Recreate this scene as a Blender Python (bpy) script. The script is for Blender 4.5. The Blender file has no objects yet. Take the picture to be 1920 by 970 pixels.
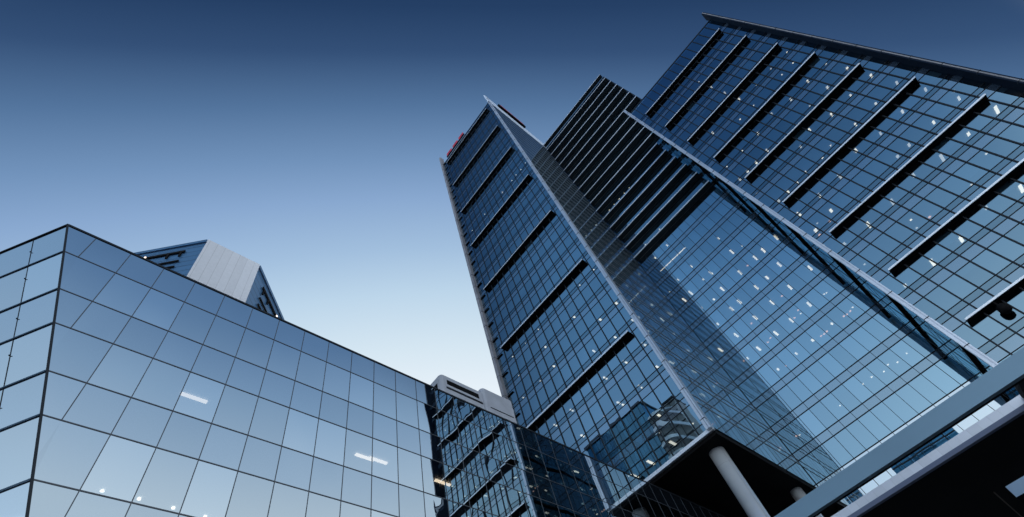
import bpy, bmesh, math, random
from mathutils import Vector, Matrix
random.seed(7)
D = bpy.data
sc = bpy.context.scene
COL = sc.collection
rad = math.radians

# ------------------------------------------------------------------ camera
# world: x along the tower fronts, y away from the camera, z up, origin at the lens
RX = Vector((0.61927991, 0.76530352, -0.17550758))
RY = Vector((-0.69437212, 0.42946352, -0.57741532))     # image "down"
RZ = Vector((-0.36652387, 0.47944927, 0.79736356))      # view direction
FPX, CX, CY = 969.1, 931.43, 599.82                      # in pixels of the 1920 px wide photograph
cam_d = D.cameras.new('camera')
cam = D.objects.new('camera', cam_d); COL.objects.link(cam)
M = Matrix.Identity(4)
for i in range(3):
    M[i][0] = RX[i]; M[i][1] = -RY[i]; M[i][2] = -RZ[i]
cam.matrix_world = M
cam_d.sensor_width = 36; cam_d.sensor_fit = 'HORIZONTAL'
cam_d.lens = FPX / 1920 * 36
cam_d.shift_x = (960 - CX) / 1920
cam_d.shift_y = (CY - 485) / 1920
cam_d.clip_start = 0.1; cam_d.clip_end = 9000
sc.camera = cam

def ray(u, v):
    a, b = (u - CX) / FPX, (v - CY) / FPX
    return RX * a + RY * b + RZ
def project(p):
    p = Vector(p); w = p.dot(RZ)
    if w < 0.1: return None
    return (CX + FPX * p.dot(RX) / w, CY + FPX * p.dot(RY) / w)

# ------------------------------------------------------------------ sky, sun, exposure
def s2l(c):
    return tuple(((x / 255) / 12.92 if x / 255 <= 0.04045 else ((x / 255 + 0.055) / 1.055) ** 2.4) for x in c) + (1,)
world = D.worlds.new('World'); sc.world = world; world.use_nodes = True
nt = world.node_tree; nt.nodes.clear()
def N(t, kind, **kw):
    n = t.nodes.new(kind)
    for k, v in kw.items(): setattr(n, k, v)
    return n
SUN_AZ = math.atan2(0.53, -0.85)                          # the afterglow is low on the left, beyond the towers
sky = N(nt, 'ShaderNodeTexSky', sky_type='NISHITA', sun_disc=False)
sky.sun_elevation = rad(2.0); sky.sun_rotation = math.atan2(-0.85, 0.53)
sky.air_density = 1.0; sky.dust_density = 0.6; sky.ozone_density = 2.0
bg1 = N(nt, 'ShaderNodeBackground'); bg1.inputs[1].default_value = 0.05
nt.links.new(sky.outputs[0], bg1.inputs[0])
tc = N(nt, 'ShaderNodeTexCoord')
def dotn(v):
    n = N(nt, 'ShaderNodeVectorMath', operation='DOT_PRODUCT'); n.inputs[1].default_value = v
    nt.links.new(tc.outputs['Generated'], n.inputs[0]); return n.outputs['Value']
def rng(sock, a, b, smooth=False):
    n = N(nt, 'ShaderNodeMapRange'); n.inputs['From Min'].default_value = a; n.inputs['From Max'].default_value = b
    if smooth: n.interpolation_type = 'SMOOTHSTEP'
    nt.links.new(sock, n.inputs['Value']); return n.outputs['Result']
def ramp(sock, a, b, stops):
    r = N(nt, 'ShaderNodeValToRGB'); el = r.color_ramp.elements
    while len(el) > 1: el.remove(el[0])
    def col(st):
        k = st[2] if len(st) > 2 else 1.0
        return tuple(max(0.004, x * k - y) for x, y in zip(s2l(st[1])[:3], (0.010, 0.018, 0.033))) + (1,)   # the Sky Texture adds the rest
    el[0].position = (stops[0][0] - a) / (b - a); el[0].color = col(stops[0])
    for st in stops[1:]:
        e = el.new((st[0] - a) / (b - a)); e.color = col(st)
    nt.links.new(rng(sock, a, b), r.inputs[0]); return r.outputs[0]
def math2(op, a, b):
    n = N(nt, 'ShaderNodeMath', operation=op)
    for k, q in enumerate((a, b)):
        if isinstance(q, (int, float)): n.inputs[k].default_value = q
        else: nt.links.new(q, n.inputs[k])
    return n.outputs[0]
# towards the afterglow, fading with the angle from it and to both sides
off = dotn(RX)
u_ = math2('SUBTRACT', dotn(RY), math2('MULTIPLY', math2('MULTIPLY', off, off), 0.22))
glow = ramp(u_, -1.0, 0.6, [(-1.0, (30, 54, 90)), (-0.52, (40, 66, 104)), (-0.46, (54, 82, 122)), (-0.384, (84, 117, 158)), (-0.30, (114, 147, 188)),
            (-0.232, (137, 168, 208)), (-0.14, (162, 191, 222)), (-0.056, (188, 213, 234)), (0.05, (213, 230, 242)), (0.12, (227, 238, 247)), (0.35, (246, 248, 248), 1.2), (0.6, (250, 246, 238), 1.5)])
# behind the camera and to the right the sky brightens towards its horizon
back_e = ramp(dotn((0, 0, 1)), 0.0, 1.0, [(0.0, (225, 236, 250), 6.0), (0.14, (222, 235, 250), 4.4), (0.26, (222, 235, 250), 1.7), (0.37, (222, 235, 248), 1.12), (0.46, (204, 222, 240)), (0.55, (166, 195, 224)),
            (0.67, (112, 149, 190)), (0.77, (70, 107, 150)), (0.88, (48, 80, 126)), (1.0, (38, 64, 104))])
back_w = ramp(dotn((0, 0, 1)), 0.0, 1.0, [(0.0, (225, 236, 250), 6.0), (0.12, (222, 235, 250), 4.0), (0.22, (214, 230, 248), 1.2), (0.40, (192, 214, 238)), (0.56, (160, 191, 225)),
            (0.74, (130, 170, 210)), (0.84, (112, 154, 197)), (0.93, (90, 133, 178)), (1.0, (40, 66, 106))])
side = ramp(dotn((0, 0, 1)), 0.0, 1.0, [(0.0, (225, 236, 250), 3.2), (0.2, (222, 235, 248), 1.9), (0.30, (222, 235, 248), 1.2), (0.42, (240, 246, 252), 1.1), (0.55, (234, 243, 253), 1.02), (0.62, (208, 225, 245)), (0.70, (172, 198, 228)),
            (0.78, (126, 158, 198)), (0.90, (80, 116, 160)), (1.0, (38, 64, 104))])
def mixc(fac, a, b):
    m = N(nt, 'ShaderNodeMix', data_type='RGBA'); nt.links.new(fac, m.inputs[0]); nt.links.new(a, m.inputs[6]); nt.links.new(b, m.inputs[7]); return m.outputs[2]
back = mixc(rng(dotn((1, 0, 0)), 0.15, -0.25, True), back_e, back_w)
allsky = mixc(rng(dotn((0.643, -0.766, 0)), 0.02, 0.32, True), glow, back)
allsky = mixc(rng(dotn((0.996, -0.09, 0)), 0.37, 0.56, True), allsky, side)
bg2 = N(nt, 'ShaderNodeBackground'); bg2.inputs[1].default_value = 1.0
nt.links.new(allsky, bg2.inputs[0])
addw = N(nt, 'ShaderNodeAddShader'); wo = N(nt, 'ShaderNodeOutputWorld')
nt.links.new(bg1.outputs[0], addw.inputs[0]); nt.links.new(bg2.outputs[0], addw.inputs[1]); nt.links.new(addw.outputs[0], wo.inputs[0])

sun_d = D.lights.new('sun', 'SUN'); sun_d.energy = 0.5; sun_d.angle = rad(12); sun_d.color = (1, 0.97, 0.94)
sun = D.objects.new('sun', sun_d); COL.objects.link(sun)
sdir = Vector((-0.85, 0.53, math.tan(rad(6)))).normalized()
sun.rotation_euler = sdir.to_track_quat('Z', 'Y').to_euler()

sc.view_settings.view_transform = 'Standard'; sc.view_settings.look = 'None'
sc.view_settings.exposure = 0; sc.view_settings.gamma = 1
sc.render.engine = 'CYCLES'
sc.cycles.max_bounces = 10; sc.cycles.transparent_max_bounces = 12; sc.cycles.glossy_bounces = 5; sc.cycles.diffuse_bounces = 3
sc.cycles.caustics_reflective = False; sc.cycles.caustics_refractive = False

# ------------------------------------------------------------------ materials
def principled(name, col, rough=0.5, metal=0.0, noise=0.0, nscale=3.0, spec=0.5, bump=0.0):
    m = D.materials.new(name); m.use_nodes = True; t = m.node_tree
    p = t.nodes['Principled BSDF']; p.inputs['Roughness'].default_value = rough; p.inputs['Metallic'].default_value = metal
    p.inputs['Specular IOR Level'].default_value = spec
    p.inputs['Base Color'].default_value = (*col, 1)
    if noise or bump:
        c = N(t, 'ShaderNodeTexCoord'); n = N(t, 'ShaderNodeTexNoise'); n.inputs['Scale'].default_value = nscale; n.inputs['Detail'].default_value = 6
        t.links.new(c.outputs['Object'], n.inputs['Vector'])
        if noise:
            r = N(t, 'ShaderNodeValToRGB')
            r.color_ramp.elements[0].position = 0.3; r.color_ramp.elements[1].position = 0.7
            r.color_ramp.elements[0].color = tuple(x * (1 - noise) for x in col) + (1,)
            r.color_ramp.elements[1].color = tuple(min(1, x * (1 + noise)) for x in col) + (1,)
            t.links.new(n.outputs['Fac'], r.inputs[0]); t.links.new(r.outputs[0], p.inputs['Base Color'])
        if bump:
            b = N(t, 'ShaderNodeBump'); b.inputs['Strength'].default_value = bump; b.inputs['Distance'].default_value = 0.02
            t.links.new(n.outputs['Fac'], b.inputs['Height']); t.links.new(b.outputs[0], p.inputs['Normal'])
    return m

def coated_glass(name, r0, face, graze, trans, rough=0.004, power=5.0, back=None):
    """solar-control glass: mirror-like coat over a tinted see-through pane (or over an opaque enamel)"""
    m = D.materials.new(name); m.use_nodes = True; t = m.node_tree; t.nodes.clear()
    lw = N(t, 'ShaderNodeLayerWeight'); lw.inputs[0].default_value = 0.5
    pw = N(t, 'ShaderNodeMath', operation='POWER'); pw.inputs[1].default_value = power
    t.links.new(lw.outputs['Facing'], pw.inputs[0])
    f = N(t, 'ShaderNodeMapRange'); f.inputs['To Min'].default_value = r0; f.inputs['To Max'].default_value = 1.0
    t.links.new(pw.outputs[0], f.inputs['Value'])
    cm = N(t, 'ShaderNodeMix', data_type='RGBA'); cm.inputs[6].default_value = (*face, 1); cm.inputs[7].default_value = (*graze, 1)
    t.links.new(pw.outputs[0], cm.inputs[0])
    g = N(t, 'ShaderNodeBsdfGlossy'); g.inputs['Roughness'].default_value = rough
    t.links.new(cm.outputs[2], g.inputs[0])
    if back is None:
        b = N(t, 'ShaderNodeBsdfTransparent'); b.inputs[0].default_value = (*trans, 1)
    else:
        b = N(t, 'ShaderNodeBsdfDiffuse'); b.inputs[0].default_value = (*back, 1)
    mix = N(t, 'ShaderNodeMixShader'); o = N(t, 'ShaderNodeOutputMaterial')
    t.links.new(f.outputs[0], mix.inputs[0]); t.links.new(b.outputs[0], mix.inputs[1]); t.links.new(g.outputs[0], mix.inputs[2])
    t.links.new(mix.outputs[0], o.inputs[0])
    return m

def emission(name, col, strength):
    m = D.materials.new(name); m.use_nodes = True; t = m.node_tree; t.nodes.clear()
    e = N(t, 'ShaderNodeEmission'); e.inputs[0].default_value = (*col, 1); e.inputs[1].default_value = strength
    o = N(t, 'ShaderNodeOutputMaterial'); t.links.new(e.outputs[0], o.inputs[0])
    m.cycles.emission_sampling = 'NONE'
    return m

def seamed(name, col, axis, pitch, rough=0.5, depth=0.35, metal=0.0, joint=0.05):
    """panelled cladding: thin darker joints every `pitch` metres along an axis of the thing"""
    m = D.materials.new(name); m.use_nodes = True; t = m.node_tree; p = t.nodes['Principled BSDF']
    p.inputs['Roughness'].default_value = rough; p.inputs['Metallic'].default_value = metal
    c = N(t, 'ShaderNodeTexCoord'); s = N(t, 'ShaderNodeSeparateXYZ'); t.links.new(c.outputs['Object'], s.inputs[0])
    d = N(t, 'ShaderNodeMath', operation='DIVIDE'); d.inputs[1].default_value = pitch; t.links.new(s.outputs[axis], d.inputs[0])
    fr = N(t, 'ShaderNodeMath', operation='FRACT'); t.links.new(d.outputs[0], fr.inputs[0])
    lt = N(t, 'ShaderNodeMath', operation='LESS_THAN'); lt.inputs[1].default_value = joint; t.links.new(fr.outputs[0], lt.inputs[0])
    fl = N(t, 'ShaderNodeMath', operation='FLOOR'); t.links.new(d.outputs[0], fl.inputs[0])
    wn = N(t, 'ShaderNodeTexWhiteNoise', noise_dimensions='1D'); t.links.new(fl.outputs[0], wn.inputs['W'])
    n = N(t, 'ShaderNodeTexNoise'); n.inputs['Scale'].default_value = 1.3; n.inputs['Detail'].default_value = 5; t.links.new(c.outputs['Object'], n.inputs['Vector'])
    a = N(t, 'ShaderNodeMath', operation='MULTIPLY_ADD'); a.inputs[1].default_value = 0.10; a.inputs[2].default_value = 0.86; t.links.new(wn.outputs['Value'], a.inputs[0])
    b = N(t, 'ShaderNodeMath', operation='MULTIPLY_ADD'); b.inputs[1].default_value = 0.18; t.links.new(n.outputs['Fac'], b.inputs[0]); t.links.new(a.outputs[0], b.inputs[2])
    j = N(t, 'ShaderNodeMath', operation='MULTIPLY_ADD'); j.inputs[1].default_value = -depth; t.links.new(lt.outputs[0], j.inputs[0]); t.links.new(b.outputs[0], j.inputs[2])
    v = N(t, 'ShaderNodeVectorMath', operation='SCALE'); v.inputs[0].default_value = col; t.links.new(j.outputs[0], v.inputs['Scale'])
    t.links.new(v.outputs[0], p.inputs['Base Color'])
    return m

FACE = (0.48, 0.72, 0.88); GRAZE = (0.78, 0.91, 0.98)
G_TOWER = [coated_glass('tower_glass_%s' % 'abc'[i], r, FACE, GRAZE, (0.30, 0.42, 0.50)) for i, r in enumerate((0.52, 0.55, 0.58))]
G_SPAN = coated_glass('spandrel_glass', 0.46, (0.56, 0.78, 0.95), (0.85, 0.94, 1), None, back=(0.05, 0.075, 0.11))
G_STRIP = coated_glass('transom_glass', 0.42, FACE, GRAZE, (0.25, 0.36, 0.44))
G_WELL = [coated_glass('well_glass_%s' % 'abc'[i], r, (0.52, 0.79, 0.96), (0.82, 0.93, 1.0), (0.32, 0.43, 0.50)) for i, r in enumerate((0.60, 0.64, 0.68))]
G_POD = [coated_glass('podium_glass', 0.82, (0.84, 0.94, 1.0), (0.92, 0.97, 1.0), (0.2, 0.25, 0.28))]
G_WELLSPAN = coated_glass('well_spandrel_glass', 0.52, (0.58, 0.80, 0.95), (0.85, 0.94, 1), None, back=(0.06, 0.09, 0.13))
G_SIDE = [coated_glass('fritted_side_glass_%s' % 'abc'[i], r, (0.50, 0.66, 0.78), (0.75, 0.85, 0.92), None, back=(0.095, 0.145, 0.185)) for i, r in enumerate((0.30, 0.34, 0.38))]
G_FLANK = [coated_glass('flank_glass_%s' % 'abc'[i], r, (0.30, 0.58, 0.75), (0.58, 0.86, 0.97), (0.085, 0.11, 0.13), power=3.6) for i, r in enumerate((0.06, 0.08, 0.10))]
G_LOW = [coated_glass('low_glass_%s' % 'abc'[i], r, (0.72, 0.86, 0.96), (0.88, 0.95, 1.0), (0.34, 0.42, 0.46)) for i, r in enumerate((0.62, 0.66, 0.71))]
G_LOWV = [coated_glass('low_vision_glass_%s' % 'abcd'[i], r, (0.74, 0.87, 0.95), (0.88, 0.95, 1.0), (0.42, 0.50, 0.54)) for i, r in enumerate((0.63, 0.66, 0.69, 0.73))]
G_LOWS = [coated_glass('low_spandrel_glass_%s' % 'abc'[i], r, (0.70, 0.85, 0.96), (0.86, 0.94, 1.0), None, back=(0.010, 0.014, 0.020)) for i, r in enumerate((0.585, 0.60, 0.62))]
G_OPP = coated_glass('opposite_glass', 0.25, (0.35, 0.65, 0.9), (0.8, 0.9, 1), None, back=(0.02, 0.10, 0.20))
_t = G_OPP.node_tree; _d = next(n for n in _t.nodes if n.type == 'BSDF_DIFFUSE')
_c = N(_t, 'ShaderNodeTexCoord'); _mp = N(_t, 'ShaderNodeMapping'); _mp.inputs['Rotation'].default_value = (rad(90), 0, 0)
_b = N(_t, 'ShaderNodeTexBrick', offset=0.0); _b.inputs['Scale'].default_value = 1.0; _b.inputs['Brick Width'].default_value = 3.0; _b.inputs['Row Height'].default_value = 3.9; _b.inputs['Mortar Size'].default_value = 0.06
_b.inputs['Color1'].default_value = (0.01, 0.06, 0.13, 1); _b.inputs['Color2'].default_value = (0.06, 0.24, 0.42, 1); _b.inputs['Mortar'].default_value = (0.01, 0.02, 0.03, 1)
_t.links.new(_c.outputs['Object'], _mp.inputs[0]); _t.links.new(_mp.outputs[0], _b.inputs[0]); _t.links.new(_b.outputs[0], _d.inputs[0])
G_OPP = [G_OPP]
DARK = principled('dark_anodised_metal', (0.012, 0.017, 0.024), 0.5, spec=0.25)
NAVY = principled('navy_painted_metal', (0.012, 0.022, 0.042), 0.7, spec=0.06)
MULL_L = principled('grey_glazing_bar', (0.055, 0.065, 0.08), 0.4)
BLUESLAB = principled('blue_slab_edge', (0.03, 0.075, 0.13), 0.35)
LOUVRE = principled('louvre_metal', (0.014, 0.017, 0.022), 0.5)
BLACK = principled('black_soffit', (0.006, 0.006, 0.007), 0.8, spec=0.1, noise=0.3, nscale=0.4)
LIP = principled('brushed_light_metal', (0.84, 0.88, 0.94), 0.42, metal=0.6, noise=0.08, nscale=0.7)
FIN = principled('light_fin_metal', (0.62, 0.67, 0.75), 0.40, metal=0.75, noise=0.10, nscale=0.35)
FIN_G = principled('grey_fin_metal', (0.24, 0.24, 0.26), 0.42, noise=0.2, nscale=0.5)
GREYBAND = principled('grey_transom_metal', (0.26, 0.28, 0.31), 0.4, noise=0.1)
SCREEN = principled('pale_roof_screen', (0.66, 0.76, 0.90), 0.35, noise=0.06, nscale=0.2)
CEIL = principled('office_ceiling', (0.30, 0.31, 0.32), 0.9, noise=0.15, nscale=0.8)
CORE = principled('office_core', (0.05, 0.055, 0.06), 0.9, noise=0.3, nscale=0.3)
ROOFM = principled('roof_membrane', (0.12, 0.12, 0.13), 0.9, noise=0.2)
STEEL = principled('column_steel', (0.86, 0.92, 0.99), 0.27, metal=0.5, noise=0.05, nscale=1.2)
CONC = principled('grey_plant_cladding', (0.42, 0.45, 0.51), 0.6, noise=0.12, nscale=0.9, bump=0.1)
RED = principled('red_sign_acrylic', (0.55, 0.045, 0.07), 0.4)
FASC = principled('canopy_fascia_metal', (0.18, 0.285, 0.37), 0.45, metal=0.7, noise=0.05, nscale=0.3)
FASC2 = seamed('canopy_cladding', (0.55, 0.58, 0.64), 0, 0.42, 0.42, 0.10, metal=0.7)
LIPBLUE = principled('canopy_bottom_lip', (0.10, 0.13, 0.22), 0.4)
PANEL_W = seamed('pale_concrete_panels', (0.62, 0.64, 0.68), 1, 2.2, 0.75, 0.2, joint=0.07)
PANEL_B = seamed('blue_metal_cladding', (0.05, 0.13, 0.25), 2, 2.7, 0.35, 0.6, joint=0.11)
LAMP_W = emission('white_ceiling_light', (1.0, 0.80, 0.62), 6.0)
LAMP_D = [emission('white_ceiling_light_%s' % 'abc'[i], (1.0, 0.70 + 0.03 * i, 0.48 + 0.06 * i), st) for i, st in enumerate((5.0, 3.6, 2.3))]
LAMP_P = emission('warm_downlight', (1.0, 0.42, 0.25), 3.8)
BLIND = principled('roller_blind_fabric', (0.42, 0.46, 0.48), 0.9)
PAVE = principled('plaza_paving', (0.22, 0.22, 0.23), 0.85, noise=0.25, nscale=0.6)
STONE = principled('pale_stone', (0.34, 0.35, 0.36), 0.7, noise=0.1)

# ------------------------------------------------------------------ helpers
ORIG = {}
def bm_box(bm, x0, x1, y0, y1, z0, z1, bev=0.0):
    v = [bm.verts.new(p) for p in ((x0, y0, z0), (x1, y0, z0), (x1, y1, z0), (x0, y1, z0), (x0, y0, z1), (x1, y0, z1), (x1, y1, z1), (x0, y1, z1))]
    fs = [bm.faces.new([v[i] for i in q]) for q in ((0, 3, 2, 1), (4, 5, 6, 7), (0, 1, 5, 4), (1, 2, 6, 5), (2, 3, 7, 6), (3, 0, 4, 7))]
    if bev > 0:
        es = {e for f in fs for e in f.edges}
        bmesh.ops.bevel(bm, geom=list(es), offset=bev, segments=3, profile=0.5, affect='EDGES')
def bm_prism(bm, pts, h0, h1):
    """vertical prism over a plan outline (counter-clockwise)"""
    a = [bm.verts.new((x, y, h0)) for x, y in pts]; b = [bm.verts.new((x, y, h1)) for x, y in pts]
    n = len(pts)
    bm.faces.new(a[::-1]); bm.faces.new(b)
    for i in range(n): bm.faces.new((a[i], a[(i + 1) % n], b[(i + 1) % n], b[i]))
def bm_bar(bm, p, q, side, up, w, h):
    """straight bar from p to q, w along `side`, h along `up` (both unit vectors)"""
    p, q, side, up = map(Vector, (p, q, side, up))
    c = [(-w / 2, -h / 2), (w / 2, -h / 2), (w / 2, h / 2), (-w / 2, h / 2)]
    a = [bm.verts.new(p + side * s + up * t) for s, t in c]; b = [bm.verts.new(q + side * s + up * t) for s, t in c]
    bm.faces.new(a[::-1]); bm.faces.new(b)
    for i in range(4): bm.faces.new((a[i], a[(i + 1) % 4], b[(i + 1) % 4], b[i]))
def obj(name, bm, mat, parent=None, smooth=False):
    if parent is not None:
        o0 = ORIG[parent.name]
        for v in bm.verts: v.co -= o0
    bmesh.ops.recalc_face_normals(bm, faces=bm.faces[:]) if not smooth else None
    me = D.meshes.new(name); bm.to_mesh(me); bm.free()
    for m in (mat if isinstance(mat, list) else [mat]): me.materials.append(m)
    if smooth:
        for p in me.polygons: p.use_smooth = True
    o = D.objects.new(name, me); COL.objects.link(o)
    if parent is not None:
        o.parent = parent; ORIG[o.name] = ORIG[parent.name]
    else: ORIG[o.name] = Vector((0, 0, 0))
    return o
def box(name, mat, parent, *b, bev=0.0):
    bm = bmesh.new(); bm_box(bm, *b, bev=bev); return obj(name, bm, mat, parent)
def thing(name, label, cat, loc, group=None):
    o = D.objects.new(name, None); COL.objects.link(o); o.location = loc; o.empty_display_size = 0.5
    ORIG[o.name] = Vector(loc); o['label'] = label; o['category'] = cat
    if group: o['group'] = group
    return o
def tag(o, label, cat, group=None):
    o['label'] = label; o['category'] = cat
    if group: o['group'] = group
    return o

class Panes:
    """collects glass panes of one thing; the hundred that show largest become parts, the rest one 'stuff' part"""
    def __init__(self): self.l = []
    def add(self, corners, mat, n=4, tilt=0.0006, bulge=0.0006, name='glass_pane'):
        c = [Vector(p) for p in corners]                    # bottom-left, bottom-right, top-right, top-left
        pr = [project(p) for p in c]; area = 0
        if all(pr):
            cl = [(min(max(a, 0), 1920), min(max(b, 0), 970)) for a, b in pr]
            area = abs(sum(cl[i][0] * cl[(i + 1) % 4][1] - cl[(i + 1) % 4][0] * cl[i][1] for i in range(4))) / 2
        self.l.append((area, c, mat, n, (random.gauss(0, tilt), random.gauss(0, tilt), random.gauss(0, bulge)), name))
    @staticmethod
    def grid(bm, c, n, d, mi=0):
        nor = (c[1] - c[0]).cross(c[3] - c[0]).normalized()
        wl = (c[1] - c[0]).length; hl = (c[3] - c[0]).length
        vs = []
        for j in range(n + 1):
            for i in range(n + 1):
                u, v = i / n, j / n
                p = (c[0] * (1 - u) + c[1] * u) * (1 - v) + (c[3] * (1 - u) + c[2] * u) * v
                a, b = 2 * u - 1, 2 * v - 1
                h = d[0] * a * wl / 2 + d[1] * b * hl / 2 + d[2] * (1 - a * a) * (1 - b * b) + d[2] * 0.6 * math.sin(3 * a + 40 * d[0] * 99) * b
                vs.append(bm.verts.new(p + nor * h))
        for j in range(n):
            for i in range(n):
                f = bm.faces.new((vs[j * (n + 1) + i], vs[j * (n + 1) + i + 1], vs[(j + 1) * (n + 1) + i + 1], vs[(j + 1) * (n + 1) + i]))
                f.material_index = mi
    def build(self, parent, limit=100):
        self.l.sort(key=lambda x: -x[0])
        for area, c, mat, n, d, name in self.l[:limit]:
            bm = bmesh.new(); self.grid(bm, c, n, d); obj(name, bm, mat, parent, smooth=True)
        rest = self.l[limit:]
        if rest:
            mats = []; bm = bmesh.new()
            for area, c, mat, n, d, name in rest:
                if mat not in mats: mats.append(mat)
                self.grid(bm, c, n, d, mats.index(mat))
            o = obj('small_glass_panes', bm, mats, parent, smooth=True); o['kind'] = 'stuff'

NL = {}
def lights(parent, pts, wall, yw, ceils, lamps=None):
    """ceiling lights: seen through the pane, each sits on the ceiling just behind it"""
    for (u, v, k) in pts:
        r = ray(u, v); r = r / r.y if wall == 'y' else r / r.x
        p = r * yw
        zc = [c for c in ceils if c > p.z + 0.03]
        if not zc: continue
        zc = min(zc)
        q = r * (zc / r.z) if wall == 'y' else r * (zc / r.z)
        dep = (q.y - yw) if wall == 'y' else (yw - q.x)
        sx, sy, mat = {'n': (0.22, 0.50, LAMP_W), 's': (0.20, 0.24, LAMP_W), 'L': (0.24, 1.05, LAMP_W), 'p': (0.26, 0.26, LAMP_P), 'X': (1.9, 0.10, LAMP_W)}[k]
        if mat is LAMP_W: mat = random.choice(lamps or LAMP_D[:2])
        if k in 'ns': sx *= random.uniform(0.8, 1.05); sy *= random.uniform(0.75, 1.1)
        if wall == 'x': sx, sy = 0.17, 1.0
        bm = bmesh.new(); x, y = q.x, q.y + (0 if wall == 'x' else max(0, sy / 2 + 0.12 - dep))
        if k in 'sp':
            bmesh.ops.create_cone(bm, cap_ends=True, segments=12, radius1=sx / 2, radius2=sx / 2.3, depth=0.05)
            bmesh.ops.translate(bm, verts=bm.verts, vec=(x, y, zc - 0.045))
        else:
            bm_box(bm, x - sx / 2, x + sx / 2, y - sy / 2, y + sy / 2, zc - 0.07, zc - 0.02)
        obj('ceiling_light', bm, mat, parent)

GZ = -1.6                                                     # the ground, 1.6 m under the lens
# ------------------------------------------------------------------ ground
bm = bmesh.new(); bm_box(bm, -3000, 3000, -3000, 3000, GZ - 0.5, GZ)
g = obj('ground', bm, PAVE); g['kind'] = 'structure'

# ================================================================== tower A: slim glass tower
A_Y, A_X0, A_X1, A_B, A_T = 37.02, -30.16, -10.85, 25.0, 134.5
YB = 55.85                                                     # glass wall at the back of the recess
FA = [(27.9 + 3.82 * j) * 0.9925 for j in range(0, 29)]
A = thing('glass_tower', 'slim blue glass tower on round columns, with seven dark sunshades and red roof sign', 'tower', (-20.5, 47, GZ))
P = Panes()
colsA = [A_X1] + [-11.82 - 1.404 * k for k in range(0, 13)] + [A_X0]
zl = [A_B + 0.25]
for f in FA:
    for d in (-1.7, -2.32, -3.27):
        z = f + d
        if z > A_B + 0.5 and z < A_T - 0.4: zl.append(z)
zl = sorted(zl) + [A_T]
def rowkind(z0, z1):
    h = z1 - z0
    return 'v' if h > 1.4 else ('s' if h > 0.75 else 't')
for j in range(len(zl) - 1):
    z0, z1 = zl[j], zl[j + 1]; k = rowkind(z0, z1)
    for i in range(len(colsA) - 1):
        xr, xl = colsA[i], colsA[i + 1]
        mat = random.choice(G_TOWER) if k == 'v' else (G_SPAN if k == 's' else G_STRIP)
        P.add([(xl, A_Y, z0), (xr, A_Y, z0), (xr, A_Y, z1), (xl, A_Y, z1)], mat, tilt=0.0012, bulge=0.0009)
for x in colsA[1:-1]:
    box('mullion', DARK, A, x - 0.04, x + 0.04, A_Y - 0.10, A_Y + 0.06, A_B + 0.22, A_T)
for z in zl[1:-1]:
    box('transom', DARK, A, A_X0, A_X1, A_Y - 0.035, A_Y + 0.05, z - 0.028, z + 0.028)
# side wall to the recess
XS = -10.5
ys = [A_Y + 0.05 + 1.425 * k for k in range(0, 14)] + [YB - 0.02]
zs = [A_B + 0.25] + [z for f in FA for z in (f - 3.27, f - 2.3) if A_B + 0.6 < z < 132] + [132.2]
zs.sort()
for j in range(len(zs) - 1):
    for i in range(len(ys) - 1):
        P.add([(XS, ys[i], zs[j]), (XS, ys[i + 1], zs[j]), (XS, ys[i + 1], zs[j + 1]), (XS, ys[i], zs[j + 1])],
              random.choice(G_SIDE), tilt=0.0012, bulge=0.0012, n=3, name='glass_pane')
for y in ys[1:-1]:
    box('mullion', DARK, A, XS - 0.04, XS + 0.010, y - 0.02, y + 0.02, A_B + 0.25, 132.2)
for j, z in enumerate(zs[1:-1]):
    box('transom', GREYBAND, A, XS - 0.04, XS + 0.035, A_Y + 0.4, YB - 0.05, z - 0.05, z + 0.05)
P.build(A)
# roof screen, roof, back walls, soffit
box('roof_screen', SCREEN, A, XS - 0.25, XS + 0.01, A_Y - 0.9, YB + 3, 132.3, 138.9)
box('roof', ROOFM, A, A_X0, XS - 0.3, A_Y + 0.1, YB, A_T - 0.5, A_T - 0.1)
box('parapet', DARK, A, A_X0, A_X1, A_Y - 0.06, A_Y + 0.09, A_T, A_T + 0.3)
box('side_wall', FIN_G, A, A_X0 - 0.2, A_X0, A_Y + 0.2, YB, A_B, A_T)
box('soffit', BLACK, A, A_X0, XS - 0.02, A_Y - 0.02, YB + 6, A_B - 0.5, A_B - 0.002)
box('soffit_edge', LIP, A, A_X0, XS + 0.05, A_Y - 0.33, A_Y - 0.03, A_B - 0.2, A_B + 0.12)
# fins
def joints(parent, x0, x1, y0, y1, zz):
    bm = bmesh.new()
    for z in zz: bm_box(bm, x0, x1, y0, y1, z - 0.03, z + 0.03)
    obj('fin_joints', bm, DARK, parent)
def two_part_fin(parent, x0, x1, y0, y1, z0, z1, mat, jz):
    """blade with a recessed groove down its front"""
    bm = bmesh.new(); xm = x0 + (x1 - x0) * 0.62
    bm_box(bm, x0, xm - 0.02, y0, y1, z0, z1)
    bm_box(bm, xm + 0.02, x1, y0 + 0.02, y1, z0, z1)
    bm_box(bm, xm - 0.02, xm + 0.02, y0 + 0.12, y1, z0, z1)
    obj('fin', bm, mat, parent)
    joints(parent, x0 - 0.015, x1 + 0.015, y0 - 0.015, y1 - 0.3, jz)
two_part_fin(A, -10.86, -10.44, 36.35, A_Y - 0.02, A_B - 0.1, 139.0, FIN, [f + 1.75 for f in FA if f + 1.75 < 138] + [25.9])
bm = bmesh.new(); bm_box(bm, -30.66, -30.16, 36.4, A_Y + 0.5, A_B, 139.6); obj('fin', bm, FIN_G, A)
joints(A, -30.68, -30.145, 36.38, A_Y - 0.2, [f + 0.1 for f in FA])
for f in FA:
    box('bracket', BLACK, A, -30.14, -29.1, A_Y - 0.16, A_Y - 0.02, f, f + 0.12)
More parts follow.
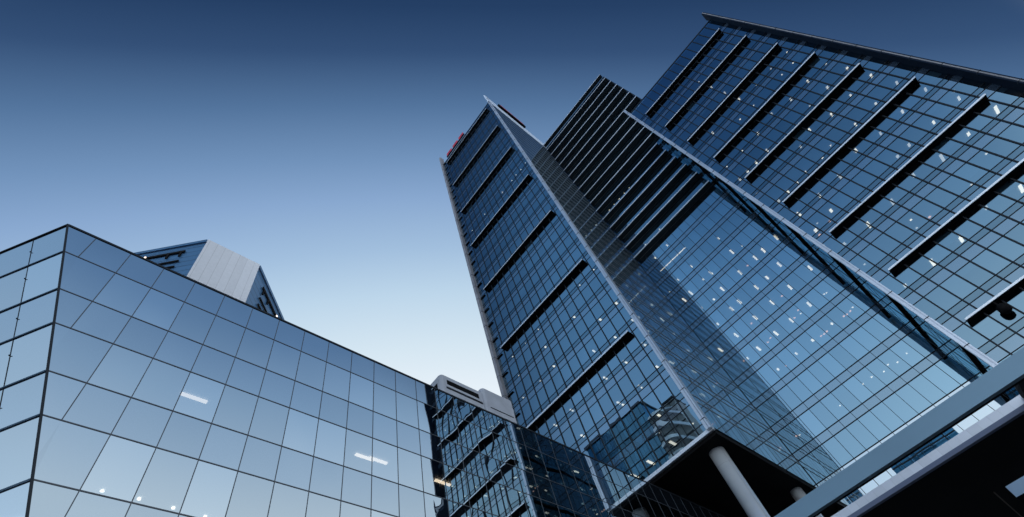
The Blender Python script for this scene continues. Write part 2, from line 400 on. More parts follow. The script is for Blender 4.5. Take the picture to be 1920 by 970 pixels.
def sunshade(parent, x0, x1, y0, y1, z, th=0.24, lip=True):
    bm = bmesh.new(); bm_box(bm, x0, x1, y0 + 0.07, y1, z, z + th); o = obj('sunshade', bm, BLACK, parent)
    bm = bmesh.new(); bm_box(bm, x0 - 0.02, x1 + 0.02, y0, y0 + 0.065, z - 0.01, z + th); obj('front_lip', bm, LIP, o)
    return o
for k in range(7):
    sunshade(A, -28.65, -12.0, 36.36, A_Y - 0.012, 39.42 + 15.28 * k, th=0.17)
# floors behind the glass
ceilA = []
for f in FA:
    z = f - 3.27
    if z > A_B:
        box('floor_slab', CEIL, A, A_X0 + 0.3, XS - 0.25, A_Y + 0.22, YB - 1, z, z + 0.55); ceilA.append(z)
box('core', CORE, A, A_X0 + 3, XS - 5.5, A_Y + 6, YB - 4, A_B, A_T - 1)
# columns under the tower
def column(x, y, r):
    bm = bmesh.new(); bmesh.ops.create_cone(bm, cap_ends=True, segments=48, radius1=r, radius2=r, depth=A_B - 0.5 - GZ)
    bmesh.ops.translate(bm, verts=bm.verts, vec=(x, y, (A_B - 0.5 + GZ) / 2))
    o = obj('column', bm, STEEL, A)
    for p in o.data.polygons: p.use_smooth = len(p.vertices) == 4
    for a_ in (-0.55, 2.6):
        bm = bmesh.new(); bm_bar(bm, (x + r * math.cos(a_), y + r * math.sin(a_), GZ), (x + r * math.cos(a_), y + r * math.sin(a_), A_B - 0.5), (math.cos(a_), math.sin(a_), 0), (-math.sin(a_), math.cos(a_), 0), 0.012, 0.035)
        obj('cladding_seam', bm, GREYBAND, o)
    for zz in (8.0, 15.5, 23.0):
        bm = bmesh.new(); bmesh.ops.create_cone(bm, cap_ends=True, segments=48, radius1=r + 0.003, radius2=r + 0.003, depth=0.022); bmesh.ops.translate(bm, verts=bm.verts, vec=(x, y, zz))
        obj('cladding_seam', bm, GREYBAND, o)
column(-11.95, 38.95, 0.66); column(-11.55, 51.6, 0.56)

# ================================================================== tower B: louvred block in the recess
ZB0, PB, SB = 25.89, 3.804, 0.94                            # first transom, storey height, spandrel height
B_T, X0B, X1B = 132.6, XS + 0.06, 6.5
B = thing('louvred_tower', 'recessed glass block with close rows of black louvres above a lit glass wall', 'tower', (0, 66, GZ))
P = Panes()
colsB = [X0B] + [-8.92 + 1.36 * k for k in range(0, 12)] + [X1B]
colsB = [c for c in colsB if c <= X1B]
zb = []
z = ZB0
while z < 70.5:
    zb += [z, z - SB]; z += PB
k = 1
while ZB0 - PB * k > -1: zb += [ZB0 - PB * k, ZB0 - PB * k - SB]; k += 1
zb = sorted(zb + [71.1, GZ]); zb = [q for q in zb if q >= GZ]
for j in range(len(zb) - 1):
    z0, z1 = zb[j], zb[j + 1]; kind = 'v' if z1 - z0 > 1.5 else 's'
    for i in range(len(colsB) - 1):
        P.add([(colsB[i], YB, z0), (colsB[i + 1], YB, z0), (colsB[i + 1], YB, z1), (colsB[i], YB, z1)],
              G_POD[0] if z1 < 26 else (random.choice(G_WELL) if kind == 'v' else G_WELLSPAN), tilt=0.0003, bulge=0.0003)
LV = [71.1 + 3.84 * k for k in range(17)]
for kk, zl_ in enumerate(LV[:-1]):
    x1 = X1B if zl_ < 91 else 11.1
    n = 12
    for i in range(n):
        xa = X0B + (x1 - X0B) * i / n; xb = X0B + (x1 - X0B) * (i + 1) / n
        P.add([(xa, YB, zl_ + 0.3), (xb, YB, zl_ + 0.3), (xb, YB, LV[kk + 1]), (xa, YB, LV[kk + 1])], random.choice(G_TOWER), tilt=0.0005, bulge=0.0005, n=2)
P.build(B)
for x in colsB[1:-1]:
    box('mullion', DARK, B, x - 0.022, x + 0.022, YB - 0.05, YB + 0.06, GZ, 71.0)
for z in zb[1:-1]:
    box('transom', DARK, B, X0B, X1B, YB - 0.04, YB + 0.05, z - 0.045, z + 0.045)
for zl_ in LV:
    x1 = X1B - 0.5 if zl_ < 92 else 11.1
    bm = bmesh.new(); bm_box(bm, X0B + 0.02, x1, 54.87, YB - 0.06, zl_, zl_ + 0.28); o = obj('louvre', bm, LOUVRE, B)
    bm = bmesh.new(); bm_box(bm, X0B + 0.02, x1 + 0.02, 54.8, 54.865, zl_ + 0.04, zl_ + 0.27); obj('front_lip', bm, LIP, o)
    if zl_ < 92: box('bracket', LOUVRE, B, X1B - 0.48, X1B - 0.05, 55.4, 55.7, zl_ + 0.05, zl_ + 0.2)
box('end_wall', DARK, B, 11.1, 11.35, YB + 0.1, 74, 92.5, B_T)
ceilB = []
for q in sorted(zb):
    pass
for k in range(-6, 12):
    z = ZB0 - SB + PB * k
    if z > GZ: box('floor_slab', CEIL, B, X0B + 0.1, X1B - 0.1, YB + 0.2, 72, z, z + 0.6); ceilB.append(z)
for k in range(16): box('floor_slab', CEIL, B, X0B + 0.1, (X1B if LV[k] < 91 else 11.0) - 0.1, YB + 0.2, 72, LV[k] + 3.1, LV[k] + 3.7); ceilB.append(LV[k] + 3.1)
box('core', CORE, B, -6, 3, YB + 7, 71, GZ, 130)
box('roof', ROOFM, B, XS - 10, 11.3, YB + 0.3, 74, B_T - 0.3, B_T + 0.2)
box('rear_wall', DARK, B, XS - 10, 11.3, 74, 74.3, GZ, B_T)

# ================================================================== tower C: broad glass tower
C_Y, C_X0, C_X1, C_T = 47.12, 6.55, 25.2, 91.3
Ct = thing('broad_glass_tower', 'broad blue glass tower at the right with nine long black sunshades', 'tower', (16, 56, GZ))
FC = [(25.2 + 3.78 * j) * 0.9920 for j in range(-6, 18)]
P = Panes()
colsC = [C_X0] + [7.55 + 1.3556 * k for k in range(0, 13)] + [C_X1]
colsC = [c for c in colsC if c <= C_X1]
zc = sorted([f + d for f in FC for d in (-1.7, -2.3, -3.27) if GZ < f + d < C_T - 0.5] + [GZ, C_T])
for j in range(len(zc) - 1):
    z0, z1 = zc[j], zc[j + 1]; k = rowkind(z0, z1)
    for i in range(len(colsC) - 1):
        low = z1 < 34
        mat = random.choice(G_TOWER) if k == 'v' else (G_SPAN if k == 's' else G_STRIP)
        P.add([(colsC[i], C_Y, z0), (colsC[i + 1], C_Y, z0), (colsC[i + 1], C_Y, z1), (colsC[i], C_Y, z1)], mat, tilt=0.0010, bulge=0.0008)
for x in colsC[1:-1]:
    box('mullion', DARK, Ct, x - 0.045, x + 0.045, C_Y - 0.11, C_Y + 0.06, GZ, C_T)
for z in zc[1:-1]:
    box('transom', DARK, Ct, C_X0, C_X1, C_Y - 0.04, C_Y + 0.05, z - 0.028, z + 0.028)
# left flank facing the recess
XC = 6.52
ysc = [C_Y + 0.1 + 1.38 * k for k in range(7)] + [YB - 0.02]
zsc = sorted([f + d for f in FC for d in (-2.3, -3.27) if 4 < f + d < C_T] + [GZ, C_T])
for j in range(len(zsc) - 1):
    for i in range(len(ysc) - 1):
        P.add([(XC, ysc[i + 1], zsc[j]), (XC, ysc[i], zsc[j]), (XC, ysc[i], zsc[j + 1]), (XC, ysc[i + 1], zsc[j + 1])], random.choice(G_FLANK), tilt=0.001, bulge=0.001, n=3)
P.build(Ct)
for y in ysc[1:-1]: box('mullion', DARK, Ct, XC - 0.008, XC + 0.02, y - 0.02, y + 0.02, GZ, C_T)
for z in zsc[1:-1]: box('transom', DARK, Ct, XC - 0.012, XC + 0.025, C_Y + 0.1, YB - 0.05, z - 0.03, z + 0.03)
two_part_fin(Ct, 6.12, 6.53, 46.7, C_Y - 0.02, GZ, 93.5, FIN, [31.2, 27.4, 23.8] + [31.2 + 3.78 * k for k in range(1, 17)])
bm = bmesh.new(); bm_box(bm, 25.2, 25.57, 46.05, C_Y + 0.4, GZ, 93.2); o = obj('fin', bm, NAVY, Ct)
bm = bmesh.new(); bm_box(bm, 25.33, 25.45, 46.02, 46.045, GZ, 93.2); obj('front_strip', bm, FIN_G, o)
joints(Ct, 25.185, 25.585, 46.0, 46.3, [27.4 + 3.78 * k for k in range(0, 18)])
box('parapet', DARK, Ct, C_X0, C_X1, C_Y - 0.05, C_Y + 0.1, C_T, C_T + 0.25)
box('right_wall', DARK, Ct, 25.25, 25.5, C_Y + 0.45, YB + 14, GZ, C_T)
box('roof', ROOFM, Ct, C_X0, 25.2, C_Y + 0.15, 56.8, C_T - 0.4, C_T - 0.1)
for k in range(9):
    sunshade(Ct, 7.75, 23.85, 46.4, C_Y - 0.012, 25.2 + 7.56 * k, th=0.17)
for k in range(7):
    z = 25.2 + 7.56 * k
    bm = bmesh.new(); bm_box(bm, XC - 0.2, XC - 0.012, C_Y + 0.35, YB - 0.012, z, z + 0.2); o = obj('sunshade', bm, BLACK, Ct)
ceilC = []
for f in FC:
    z = f - 3.27
    if z > GZ + 1 and z < C_T - 0.5:
        box('floor_slab', CEIL, Ct, C_X0 + 0.2, C_X1 - 0.2, C_Y + 0.22, 70, z, z + 0.55); ceilC.append(z)
box('core', CORE, Ct, 11, 21, C_Y + 6, 68, GZ, C_T - 1)
box('rear_wall', DARK, Ct, 6.6, 25.2, 71, 71.3, GZ, C_T)

# ================================================================== low glass building on the left
XL, LT = -16.4, 22.82
L = thing('low_glass_building', 'low mirror-like pale blue glass office block with a leaning corner, at the left', 'building', (-24, 20, GZ))
rowsL = [22.75, 21.12, 18.96, 17.21, 15.06, 13.35, 11.2, 9.45, 7.3, 5.6, 3.45, 1.7, GZ]
def ycorner(z): return -5.11 + 0.345 * (22.84 - z)
colsL = [-4.03 + 1.361 * k for k in range(0, 48)]
P = Panes()
for j in range(len(rowsL) - 1):
    z1, z0 = rowsL[j], rowsL[j + 1]
    ya1, ya0 = ycorner(z1), ycorner(z0)
    first = next(i for i, y in enumerate(colsL) if y > ya0 + 0.02) if True else 0
    # slanting first pane, then the regular ones; columns that the corner cuts are clipped
    k0 = next(i for i, y in enumerate(colsL) if y > ya1 + 0.05)
    edges = [(ya0, ya1)]
    for y in colsL[k0:]:
        if y <= ya0 + 0.02:
            # column line ends on the leaning corner: the pane is a triangle-like sliver, keep the line's upper part
            continue
        edges.append((y, y))
    # lines cut by the corner inside this row
    cut = [y for y in colsL[k0:] if y <= ya0 + 0.02]
    pane_edges = []
    prev = (ya0, ya1)
    if cut:
        zc_ = [(y, 22.84 - (y + 5.11) / 0.345) for y in cut]
        for y, zcut in zc_:
            P.add([(XL, y, zcut), (XL, y, zcut), (XL, y, z1), (XL, prev[1] if True else y, z1)], random.choice(G_LOWS), n=2, tilt=0.0, bulge=0.0002)
            prev = (y, y)
        ylast = cut[-1]; zlast = zc_[-1][1]
        nxt = edges[1][0]
        # five-sided remainder split in two along the corner's foot
        P.add([(XL, ya0, z0), (XL, nxt, z0), (XL, nxt, z1), (XL, ylast, z1)], random.choice(G_LOWS), n=2, tilt=0.0, bulge=0.0)
        P.add([(XL, ya0, z0), (XL, ya0, z0), (XL, ylast, z1), (XL, ylast, zlast)], random.choice(G_LOWS), n=2, tilt=0.0, bulge=0.0)
        start = 1
    else:
        start = 0
    for i in range(start, len(edges) - 1):
        a, b = edges[i], edges[i + 1]
        P.add([(XL, a[0], z0), (XL, b[0], z0), (XL, b[1], z1), (XL, a[1], z1)], random.choice(G_LOWS if (z1 - z0) < 1.9 or i == 0 else G_LOWV), n=5, tilt=0.0006, bulge=0.0016)
# leaning end wall
dh = Vector((-0.846, -0.533, 0))
def endp(s, z): return Vector((XL, ycorner(z), z)) + dh * s
sL = [0, 1.62, 3.24, 4.86, 6.48, 8.1]
for j in range(len(rowsL) - 1):
    z1, z0 = rowsL[j], rowsL[j + 1]
    for i in range(len(sL) - 1):
        P.add([endp(sL[i + 1], z0), endp(sL[i], z0), endp(sL[i], z1), endp(sL[i + 1], z1)], random.choice(G_LOWS if (z1 - z0) < 1.9 else G_LOWV), n=4, tilt=0.0012, bulge=0.0012)
P.build(L)
for y in colsL:
    zt = 22.75; zb_ = max(GZ, 22.84 - (y + 5.11) / 0.345) if y < ycorner(GZ) else GZ
    zb_ = GZ if y >= ycorner(GZ) else 22.84 - (y + 5.11) / 0.345
    # the line stops at the transom below which the corner pane begins
    if y < ycorner(GZ):
        zz = [r for r in rowsL if ycorner(r) < y - 0.3]
        zb_ = min(zz) if zz else zb_
    if zt - zb_ > 0.3: box('mullion', MULL_L, L, XL - 0.03, XL + 0.012, y - 0.016, y + 0.016, zb_, zt)
nend = Vector((0.533, -0.846, 0))
for z in rowsL[1:-1]:
    bm = bmesh.new(); bm_box(bm, XL - 0.03, XL + 0.015, ycorner(z), colsL[-1], z - 0.022, z + 0.022); obj('transom', bm, MULL_L, L)
    bm = bmesh.new(); bm_bar(bm, endp(0.03, z), endp(8.1, z), nend, (0, 0, 1), 0.06, 0.09); obj('transom', bm, BLUESLAB, L)
for s in sL[1:]:
    bm = bmesh.new(); bm_bar(bm, endp(s, GZ), endp(s, 22.75), dh, nend, 0.018, 0.03)
    o = obj('mullion', bm, DARK, L)
    bm = bmesh.new()
    for z in rowsL[:-1]:
        for dz in (-0.8,):
            p = endp(s, z + dz) + nend * 0.04; bm_box(bm, p.x - 0.03, p.x + 0.03, p.y - 0.015, p.y + 0.015, p.z - 0.01, p.z + 0.01)
    obj('glass_clips', bm, DARK, o)
bm = bmesh.new(); bm_bar(bm, (XL, ycorner(GZ), GZ), (XL, ycorner(22.8), 22.8), (0, 1, 0), (1, 0, 0), 0.075, 0.07); obj('corner_post', bm, DARK, L)
bm = bmesh.new(); bm_box(bm, XL - 0.25, XL + 0.03, -5.1, colsL[-1], 22.79, 22.90); obj('coping', bm, DARK, L)
bm = bmesh.new(); bm_bar(bm, endp(-0.02, 22.84), endp(8.1, 22.84), nend, (0, 0, 1), 0.08, 0.09); obj('coping', bm, DARK, L)
pe = endp(8.1, 22.7)
bm = bmesh.new(); bm_prism(bm, [(XL - 0.035, -5.0), (XL - 0.035, 60), (-40, 60), (-40, pe.y), (pe.x, pe.y + 0.3)], 22.5, 22.74); obj('roof', bm, ROOFM, L)
ceilL = [21.12 + 0.0, 17.21, 13.35, 9.45, 5.6]
for z in ceilL:
    y0 = ycorner(z) + 0.3; q = endp(8.1, z)
    bm = bmesh.new(); bm_prism(bm, [(XL - 0.35, y0 + 0.4), (XL - 0.35, 60), (-36, 60), (-36, q.y + 0.6), (q.x, q.y + 0.6)], z + 0.02, z + 1.2); obj('floor_slab', bm, CEIL, L)
box('core', CORE, L, -36, -27, 4, 58, GZ, 22)
box('rear_wall', DARK, L, -40.2, -40, -8, 60, GZ, 22.7)
lights(L, [(365, 745, 'L'), (684, 856.5, 'L'), (709, 862.5, 'L'), (830, 904, 'L')], 'x', XL, [17.2])
for q in [(192, 920), (261, 935), (325, 952), (385, 968)]:
    r = ray(*q); p = r * (13.33 / r.z)
    bm = bmesh.new(); bmesh.ops.create_cone(bm, cap_ends=True, segments=14, radius1=0.07, radius2=0.06, depth=0.05); bmesh.ops.translate(bm, verts=bm.verts, vec=(p.x, p.y, 13.32)); obj('ceiling_light', bm, LAMP_W, L)

# plant housing on its roof
H = thing('plant_housing', 'grey metal plant housing with black louvre openings on the low glass building roof', 'plant housing', (-20.3, 20, 22.74))
def housing(x0, x1, y0, y1, z0, z1, open_):
    bm = bmesh.new(); bm_box(bm, x0, x1, y0, y1, z0, z1)
    ve = [e for e in bm.edges if abs(e.verts[0].co.z - e.verts[1].co.z) > 1 and max(v.co.x for v in e.verts) > x1 - 0.01 and min(v.co.y for v in e.verts) < y0 + 0.01]
    te = [e for e in bm.edges if min(v.co.z for v in e.verts) > z1 - 0.01]
    bmesh.ops.bevel(bm, geom=ve, offset=0.28, segments=5, affect='EDGES', profile=0.5)
    te = [e for e in bm.edges if e.is_valid and min(v.co.z for v in e.verts) > z1 - 0.01 and len(e.link_faces) == 2 and any(abs(f.normal.z) < 0.3 for f in e.link_faces)]
    bmesh.ops.bevel(bm, geom=te, offset=0.1, segments=2, affect='EDGES', profile=0.5)
    return obj('housing_body', bm, CONC, H)
housing(-23, -18.4, 16.0, 19.7, 22.75, 27.55, True)
housing(-23.2, -18.28, 19.72, 22.6, 22.75, 28.02, False)
box('louvre_opening', BLACK, H, -18.5, -18.385, 16.5, 19.35, 26.65, 27.1)
box('louvre_opening', BLACK, H, -21.3, -18.85, 15.985, 16.1, 26.1, 26.9)
box('trim_rail', CONC, H, -18.42, -18.33, 16.4, 19.6, 26.32, 26.42)
box('trim_rail', DARK, H, -18.42, -18.365, 16.4, 19.6, 26.2, 26.3)
box('trim_rail', DARK, H, -18.3, -18.25, 20.2, 22.4, 26.05, 26.12)

# roller blinds let down behind a few panes
def blinds(parent, n, xs_, y, tops, h, up):
    for _ in range(n):
        i = random.randrange(len(xs_) - 1); z1 = random.choice(tops); a_, b_ = sorted((xs_[i], xs_[i + 1]))
        box('roller_blind', BLIND, parent, a_ + 0.06, b_ - 0.06, y + 0.09, y + 0.12, z1 - h * random.choice((0.3, 0.5, 0.7, 1.0)), z1 - 0.02)
blinds(A, 16, colsA, A_Y, [f - 3.27 for f in FA[2:24]], 2.0, 0)
blinds(Ct, 22, colsC, C_Y, [f - 3.27 for f in FC[8:22]], 2.0, 0)
blinds(B, 18, colsB, YB, [ZB0 - SB + PB * k for k in range(1, 12)], 2.7, 0)
for (x, y, k) in ((7.6, 49.2, 9), (8.0, 50.6, 10), (7.4, 52.0, 9), (8.3, 53.4, 11), (7.5, 49.8, 12), (7.9, 52.6, 13), (7.6, 51.2, 8), (8.2, 54.2, 10)):
    z = FC[k + 3] - 3.27
    box('ceiling_light', random.choice(LAMP_D[:2] + [LAMP_P]), Ct, x - 0.15, x + 0.15, y - 0.3, y + 0.3, z - 0.06, z - 0.02)

# ================================================================== far tower with a cut corner
T = thing('cut_corner_tower', 'distant tower with pale panelled cut corner and blue wings behind the low block', 'tower', (-110, 5, GZ))
S = 1.5
a = Vector((-61.3 * S, -1.45 * S)); b = Vector((-61.3 * S, 8.85 * S)); tz = 100 * S
wl = 26
la = a + Vector((-0.716, -0.698)) * wl; rb = b + Vector((-0.707, 0.707)) * wl
bm = bmesh.new(); bm_prism(bm, [(a.x - 0.4, a.y + 0.3), (b.x - 0.4, b.y - 0.3), (rb.x - 0.3, rb.y - 0.3), (rb.x - 25, la.y + 26), (la.x - 0.3, la.y + 0.3)], GZ, tz - 0.6); obj('wing_walls', bm, PANEL_B, T)
bm = bmesh.new()
bm_prism(bm, [(a.x, a.y), (b.x, b.y), (b.x - 0.7, b.y), (a.x - 0.7, a.y)], GZ, tz); obj('corner_panel', bm, PANEL_W, T)
def wingstrip(p, q, z0, z1, mat, t, name, o=0.05):
    d = (q - p).normalized(); n = Vector((d.y, -d.x))
    if n.x < 0: n = -n
    bm = bmesh.new(); bm_prism(bm, [(p + n * o)[:], (q + n * o)[:], (q - n * t)[:], (p - n * t)[:]], z0, z1); obj(name, bm, mat, T)
dl = (la - a).normalized(); dr = (rb - b).normalized()
for d0, p0, s_ in ((dl, a, 1), (dr, b, 1)):
    wingstrip(p0 + d0 * 0.4, p0 + d0 * wl, tz - 1.2, tz + 0.1, PANEL_B, 0.3, 'parapet', 0.03)
    for z0, h, u0, u1 in ((tz - 5.5, 0.95, 5.3, 16.2), (tz - 10.9, 0.65, 5.4, 12.0), (tz - 14.1, 0.65, 5.6, 9.0)):
        wingstrip(p0 + d0 * u0, p0 + d0 * u1, z0, z0 + h, BLACK, 0.3, 'slot_window', 0.03)
    for u in (6.0, 9.6):
        wingstrip(p0 + d0 * u, p0 + d0 * (u + 0.5), tz - 7.7, tz - 5.52, BLACK, 0.3, 'slot_window', 0.03)
    wingstrip(p0 + d0 * 16.3, p0 + d0 * 17.6, tz - 5.2, tz - 4.5, LAMP_W, 0.1, 'facade_glint', 0.06)  # bright reflection on the wing, put in as a glowing strip; no lamp

# ================================================================== canopy in front
K = thing('entrance_canopy', 'flat black canopy with grey metal fascias and an open slot at lower right', 'canopy', (6, 28, GZ))
XK0, XK1 = -9.0, 34.0
box('fascia', FASC, K, XK0, XK1, 20.0, 20.22, 8.555, 9.17)
box('beam', BLACK, K, XK0, XK1, 20.23, 20.42, 8.58, 9.1)
box('fascia', FASC2, K, XK0, XK1, 26.0, 26.2, 10.245, 10.6)
box('bottom_lip', LIPBLUE, K, XK0, XK1, 25.96, 26.2, 10.05, 10.24)
ox0, ox1, oy0, oy1 = 0.42, 4.6, 31.6, 34.9
ZD = 10.1
bm = bmesh.new()
for q in ((XK0, XK1, 26.22, oy0), (XK0, XK1, oy1, 44.0), (XK0, ox0, oy0, oy1), (ox1, XK1, oy0, oy1)):
    bm_box(bm, q[0], q[1], q[2], q[3], ZD, ZD + 0.45)
obj('roof_deck', bm, BLACK, K)
TRANSL = D.materials.new('milky_skylight'); TRANSL.use_nodes = True; t_ = TRANSL.node_tree; t_.nodes.clear()
tr = N(t_, 'ShaderNodeBsdfTranslucent'); tr.inputs[0].default_value = (0.72, 0.82, 0.90, 1); to = N(t_, 'ShaderNodeOutputMaterial'); t_.links.new(tr.outputs[0], to.inputs[0])
box('skylight', TRANSL, K, ox0, ox1, oy0, oy1, ZD + 0.46, ZD + 0.50)
bm = bmesh.new(); bm_bar(bm, (-0.06, 31.4, ZD - 0.015), (-0.06, 43.5, ZD - 0.015), (1, 0, 0), (0, 0, 1), 0.06, 0.03); obj('soffit_rail', bm, principled('brown_rail', (0.10, 0.07, 0.05), 0.6), K)
for x in (-8.4, 3.05, 12.0, 22.0):
    bm = bmesh.new(); bm_bar(bm, (x, 20.43, 8.85), (x * 1.12 if x > 0 else x, 26.0, 10.35), (1, 0, 0), (0, -0.26, 0.966), 0.6, 0.3); obj('cross_beam', bm, BLACK, K)
for x in (-8.2, 14.0, 31.0):
    bm = bmesh.new(); bmesh.ops.create_cone(bm, cap_ends=True, segments=32, radius1=0.25, radius2=0.25, depth=ZD - GZ); bmesh.ops.translate(bm, verts=bm.verts, vec=(x, 29.0, (ZD + GZ) / 2)); obj('post', bm, STEEL, K)

# ================================================================== lamp hung under the lowest sunshade
LP_ = ray(1883, 579); LP_ = LP_ * (46.6 / LP_.y)
F = thing('hanging_floodlight', 'black domed floodlight hanging under the lowest sunshade of the broad tower', 'floodlight', LP_[:])
bm = bmesh.new()
prof = [(0.0, 0.44), (0.12, 0.43), (0.24, 0.40), (0.33, 0.30), (0.37, 0.14), (0.38, -0.02), (0.37, -0.16), (0.30, -0.32), (0.18, -0.40), (0.0, -0.43)]
seg = 24; rings = []
for r_, z_ in prof:
    rings.append([bm.verts.new((LP_.x + r_ * math.cos(2 * math.pi * i / seg), LP_.y + r_ * math.sin(2 * math.pi * i / seg), LP_.z + z_)) for i in range(seg)] if r_ > 0 else [bm.verts.new((LP_.x, LP_.y, LP_.z + z_))])
for k in range(len(rings) - 1):
    p, q = rings[k], rings[k + 1]
    for i in range(seg):
        j = (i + 1) % seg
        f = list(dict.fromkeys([p[i % len(p)], p[j % len(p)], q[j % len(q)], q[i % len(q)]])); bm.faces.new(f)
bmesh.ops.recalc_face_normals(bm, faces=bm.faces[:])
obj('lamp_housing', bm, BLACK, F, smooth=True)
box('hanger', BLACK, F, LP_.x - 0.06, LP_.x + 0.06, LP_.y - 0.06, LP_.y + 0.06, LP_.z + 0.4, 25.2)

# ================================================================== roof signs
Sg = thing('roof_sign', 'red block letters standing along the front roof edge of the slim tower', 'sign', (-24.4, 36.8, 135.0))
def letter(x0, x1):
    bm = bmesh.new()
    for q in ((x0, x0 + 0.5, 135.3, 136.9), (x1 - 0.5, x1, 135.3, 136.9), (x0 + 0.5, x1 - 0.5, 135.3, 135.72), (x0 + 0.5, x1 - 0.5, 135.88, 136.32), (x0 + 0.5, x1 - 0.5, 136.48, 136.9)):
        bm_box(bm, q[0], q[1], 36.66, 36.88, q[2], q[3])
    obj('letter', bm, RED, Sg)
for x0, x1 in ((-28.0, -26.0), (-25.4, -23.4), (-22.8, -20.9)): letter(x0, x1)
box('sign_rail', DARK, Sg, -28.2, -20.7, 36.6, 36.94, 135.0, 135.25)
Sg2 = thing('side_sign', 'dark sign box with red edge on the flank roof screen of the slim tower', 'sign', (-10.2, 45, 137.8))
box('sign_box', BLACK, Sg2, -10.48, -9.95, 40.6, 49.9, 138.0, 139.3, bev=0.04)
box('sign_face', RED, Sg2, -9.945, -9.9, 41.2, 49.3, 138.5, 139.35)

# ================================================================== buildings across the street (seen in the glass)
def opposite(name, label, x0, x1, y0, y1, h, mats, bands=0):
    o = thing(name, label, 'building', ((x0 + x1) / 2, (y0 + y1) / 2, GZ))
    box('walls', mats, o, x0, x1, y0, y1, GZ, h)
    bm = bmesh.new(); n = max(3, int(h / 3.9))
    for k in range(1, n): bm_box(bm, x0 - 0.05, x1 + 0.05, y1 + 0.01, y1 + 0.14, h * k / n - 0.14, h * k / n + 0.14)
    obj('floor_bands', bm, DARK, o)
    bm = bmesh.new(); x = x0 + 1.5
    while x < x1: bm_box(bm, x - 0.05, x + 0.05, y1 + 0.01, y1 + 0.1, GZ, h); x += 3.0
    obj('mullions', bm, DARK, o)
    box('roof_cap', DARK, o, x0 - 0.3, x1 + 0.3, y0 - 0.3, y1 + 0.3, h, h + 0.6)
    return o
opposite('office_block', 'blue glass office block across the street, mirrored in the slim tower', -72, -48.2, -53, -45, 103, G_OPP)
o = opposite('stone_block', 'pale stone block with curved white bands, mirrored in the slim tower', -48, -38.6, -52, -45, 96, STONE)
bm = bmesh.new()
for k, zz in enumerate((95.5, 91, 86, 81)):
    pts = []
    for i in range(13):
        t_ = i / 12; pts.append(Vector((-48.3 + 10 * t_, -44.6 + 1.6 * math.sin(math.pi * t_), zz - 5.5 * t_ * t_)))
    for i in range(12):
        bm_bar(bm, pts[i], pts[i + 1], (0, 1, 0), (0, 0, 1), 0.7, 1.0)
obj('roof_bands', bm, LIP, o)
opposite('teal_block', 'dark teal glass block across the street, mirrored behind the canopy slot', -12, 4, -62, -40, 67, G_OPP)

# ================================================================== office lights
def from_zoom(u0, v0, s, pts):
    return [(u0 + p[0] / s, v0 + p[1] / s, p[2] if len(p) > 2 else 'n') for p in pts]
LA = from_zoom(1000, 540, 5.3875, [(840, 155), (1003, 325), (680, 323), (417, 296), (52, 420, 's'), (128, 600), (213, 793), (70, 940, 's'), (610, 637), (830, 500),
     (1100, 555, 's'), (1130, 577), (910, 737, 's'), (942, 755), (728, 910), (1253, 797)]) + \
     from_zoom(820, 480, 2.94, [(556, 405, 's'), (600, 503), (487, 482, 's'), (415, 555, 's'), (449, 659, 's'), (570, 690, 's'), (478, 782), (740, 850),
     (650, 932), (922, 880, 's'), (1000, 810), (1022, 822, 's'), (1105, 710), (1125, 725, 's'), (862, 75, 's'), (785, 160, 's')]) + \
     from_zoom(800, 160, 2.853, [(528, 415, 's'), (503, 450, 's'), (478, 480, 's'), (455, 510, 's'), (405, 572, 's'), (310, 690, 's'), (243, 777, 's')]) + \
     from_zoom(1000, 700, 3.592, [(703, 78), (572, 197), (605, 212), (480, 30), (258, 248), (148, 350), (330, 420), (845, 282), (1072, 337, 's'), (850, 397, 's'),
     (940, 470, 'L'), (790, 600, 'L'), (680, 690, 'L'), (480, 287, 'p')])
lights(A, LA, 'y', A_Y, ceilA, LAMP_D[:2])
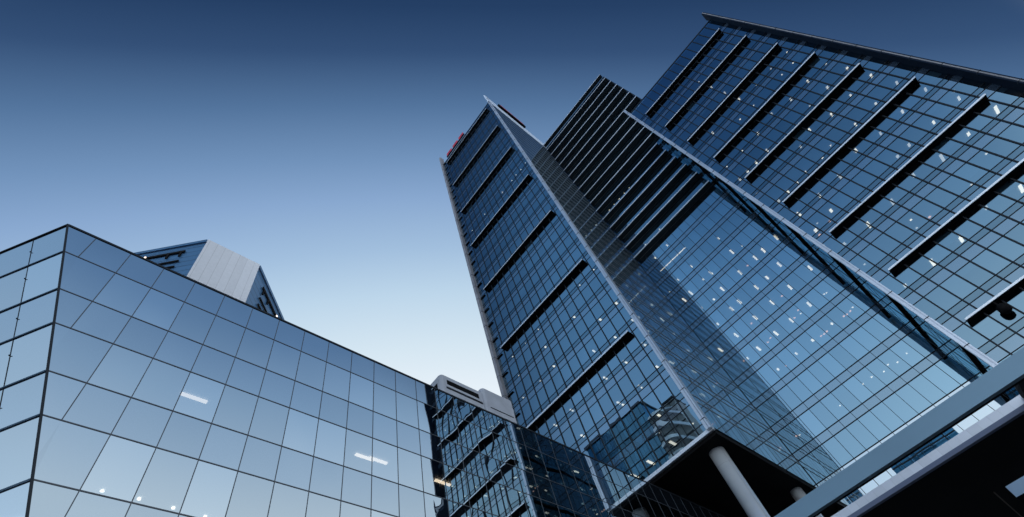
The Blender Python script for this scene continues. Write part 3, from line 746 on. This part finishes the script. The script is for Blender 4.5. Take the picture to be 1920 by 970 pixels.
LCs = from_zoom(1300, 0, 2.426, [(425, 238, 's'), (452, 287, 's'), (352, 313, 's'), (402, 340, 's'), (286, 390, 's'), (600, 287), (520, 370), (443, 453), (355, 518), (293, 608), (208, 452),
     (82, 398), (143, 423), (25, 372, 's'), (273, 480, 's'), (212, 543, 's'), (87, 605), (222, 686, 's'), (152, 758, 's'), (208, 815), (245, 780), (285, 740),
     (335, 685), (700, 312), (610, 400), (528, 482, 's'), (808, 345), (715, 435), (628, 522), (528, 592), (487, 668), (623, 662, 's'), (925, 378), (830, 473), (737, 567),
     (583, 715), (510, 783), (467, 826), (428, 872), (387, 912), (1055, 408), (950, 508), (850, 607), (738, 685), (660, 798), (570, 885), (625, 957), (1185, 415, 's'), (1207, 448),
     (1092, 557), (980, 660), (928, 712), (1378, 500, 'L'), (1250, 610), (1130, 718, 'L'), (1000, 798), (905, 920, 'L'), (1330, 700, 's'), (1245, 773, 's'), (1263, 840, 's'),
     (1490, 858, 'L'), (1330, 945)]) + \
     from_zoom(1600, 200, 2.2, [(62, 487, 'L'), (236, 467, 's'), (260, 500, 's'), (313, 455, 'p'), (200, 597, 'p'), (45, 650, 's'), (442, 545, 'L'), (325, 642, 'L'), (213, 737), (550, 420, 's')]) + \
     from_zoom(1440, 380, 5.39, [(325, 130), (295, 100, 's'), (635, 82), (495, 208, 's'), (620, 188, 'p'), (518, 325, 'p'), (770, 415), (585, 288, 'p')]) + \
     from_zoom(1280, 280, 4.85, [(520, 275), (595, 200, 's'), (1045, 305, 's'), (960, 390), (875, 475), (1250, 432), (1070, 600), (1435, 255)])
lights(Ct, LCs, 'y', C_Y, ceilC, LAMP_D)
LB = from_zoom(1150, 440, 2.108, [(212, 42), (165, 92), (468, 68, 'L'), (592, 62, 'L'), (560, 92, 'L'), (643, 12, 'L'), (308, 125), (385, 150, 'L'), (500, 150, 'L'), (655, 118, 'L'),
     (605, 168, 'L'), (777, 132, 'L'), (355, 177), (255, 178), (430, 215, 'L'), (392, 252, 'L'), (565, 208, 'L'), (697, 208, 'L'), (222, 225, 's'), (305, 230, 'L'), (280, 258, 'L'), (497, 265, 'L'),
     (627, 268, 'L'), (352, 288), (467, 293, 'L'), (773, 275, 'L'), (560, 328, 'L'), (703, 338, 'L'), (412, 353), (485, 397, 'L'),
     (642, 390, 'L'), (573, 450, 'L'), (423, 455, 'L'), (722, 470), (650, 532), (787, 417), (863, 352), (910, 322, 'p'), (922, 315, 'p'), (935, 302, 'p'), (945, 287, 's'),
     (820, 400, 'p'), (832, 392, 'p'), (843, 382, 'p'), (682, 517, 'p'), (693, 507, 'p'), (703, 497, 'p'), (515, 498, 'p'), (530, 488), (735, 792, 's'), (722, 795, 'p'), (650, 850, 's'),
     (895, 675, 's'), (610, 425, 'p'), (620, 408, 'p'), (715, 328, 'p'), (740, 312, 's'), (730, 298, 'p'), (985, 590, 's'), (1020, 562, 's'), (832, 235, 's'), (842, 230, 's'),
     (545, 350, 'p'), (665, 243, 'p'), (530, 122, 'p'), (305, 38, 'p'), (203, 128, 'X'), (222, 110, 'X'), (250, 83, 'X'), (272, 62, 'X'), (415, 15), (508, 45, 's')]) + \
     from_zoom(1640, 660, 8.08, [(482, 18, 's'), (195, 190, 's'), (340, 152, 's'), (135, 295, 's')]) + \
     from_zoom(800, 160, 2.853, [(1082, 548, 's'), (1057, 577, 's'), (1030, 608, 's'), (1003, 638, 's'), (977, 668, 's'), (1170, 852, 's'), (1245, 770, 's')])
lights(B, LB, 'y', YB, ceilB, LAMP_D[:1])
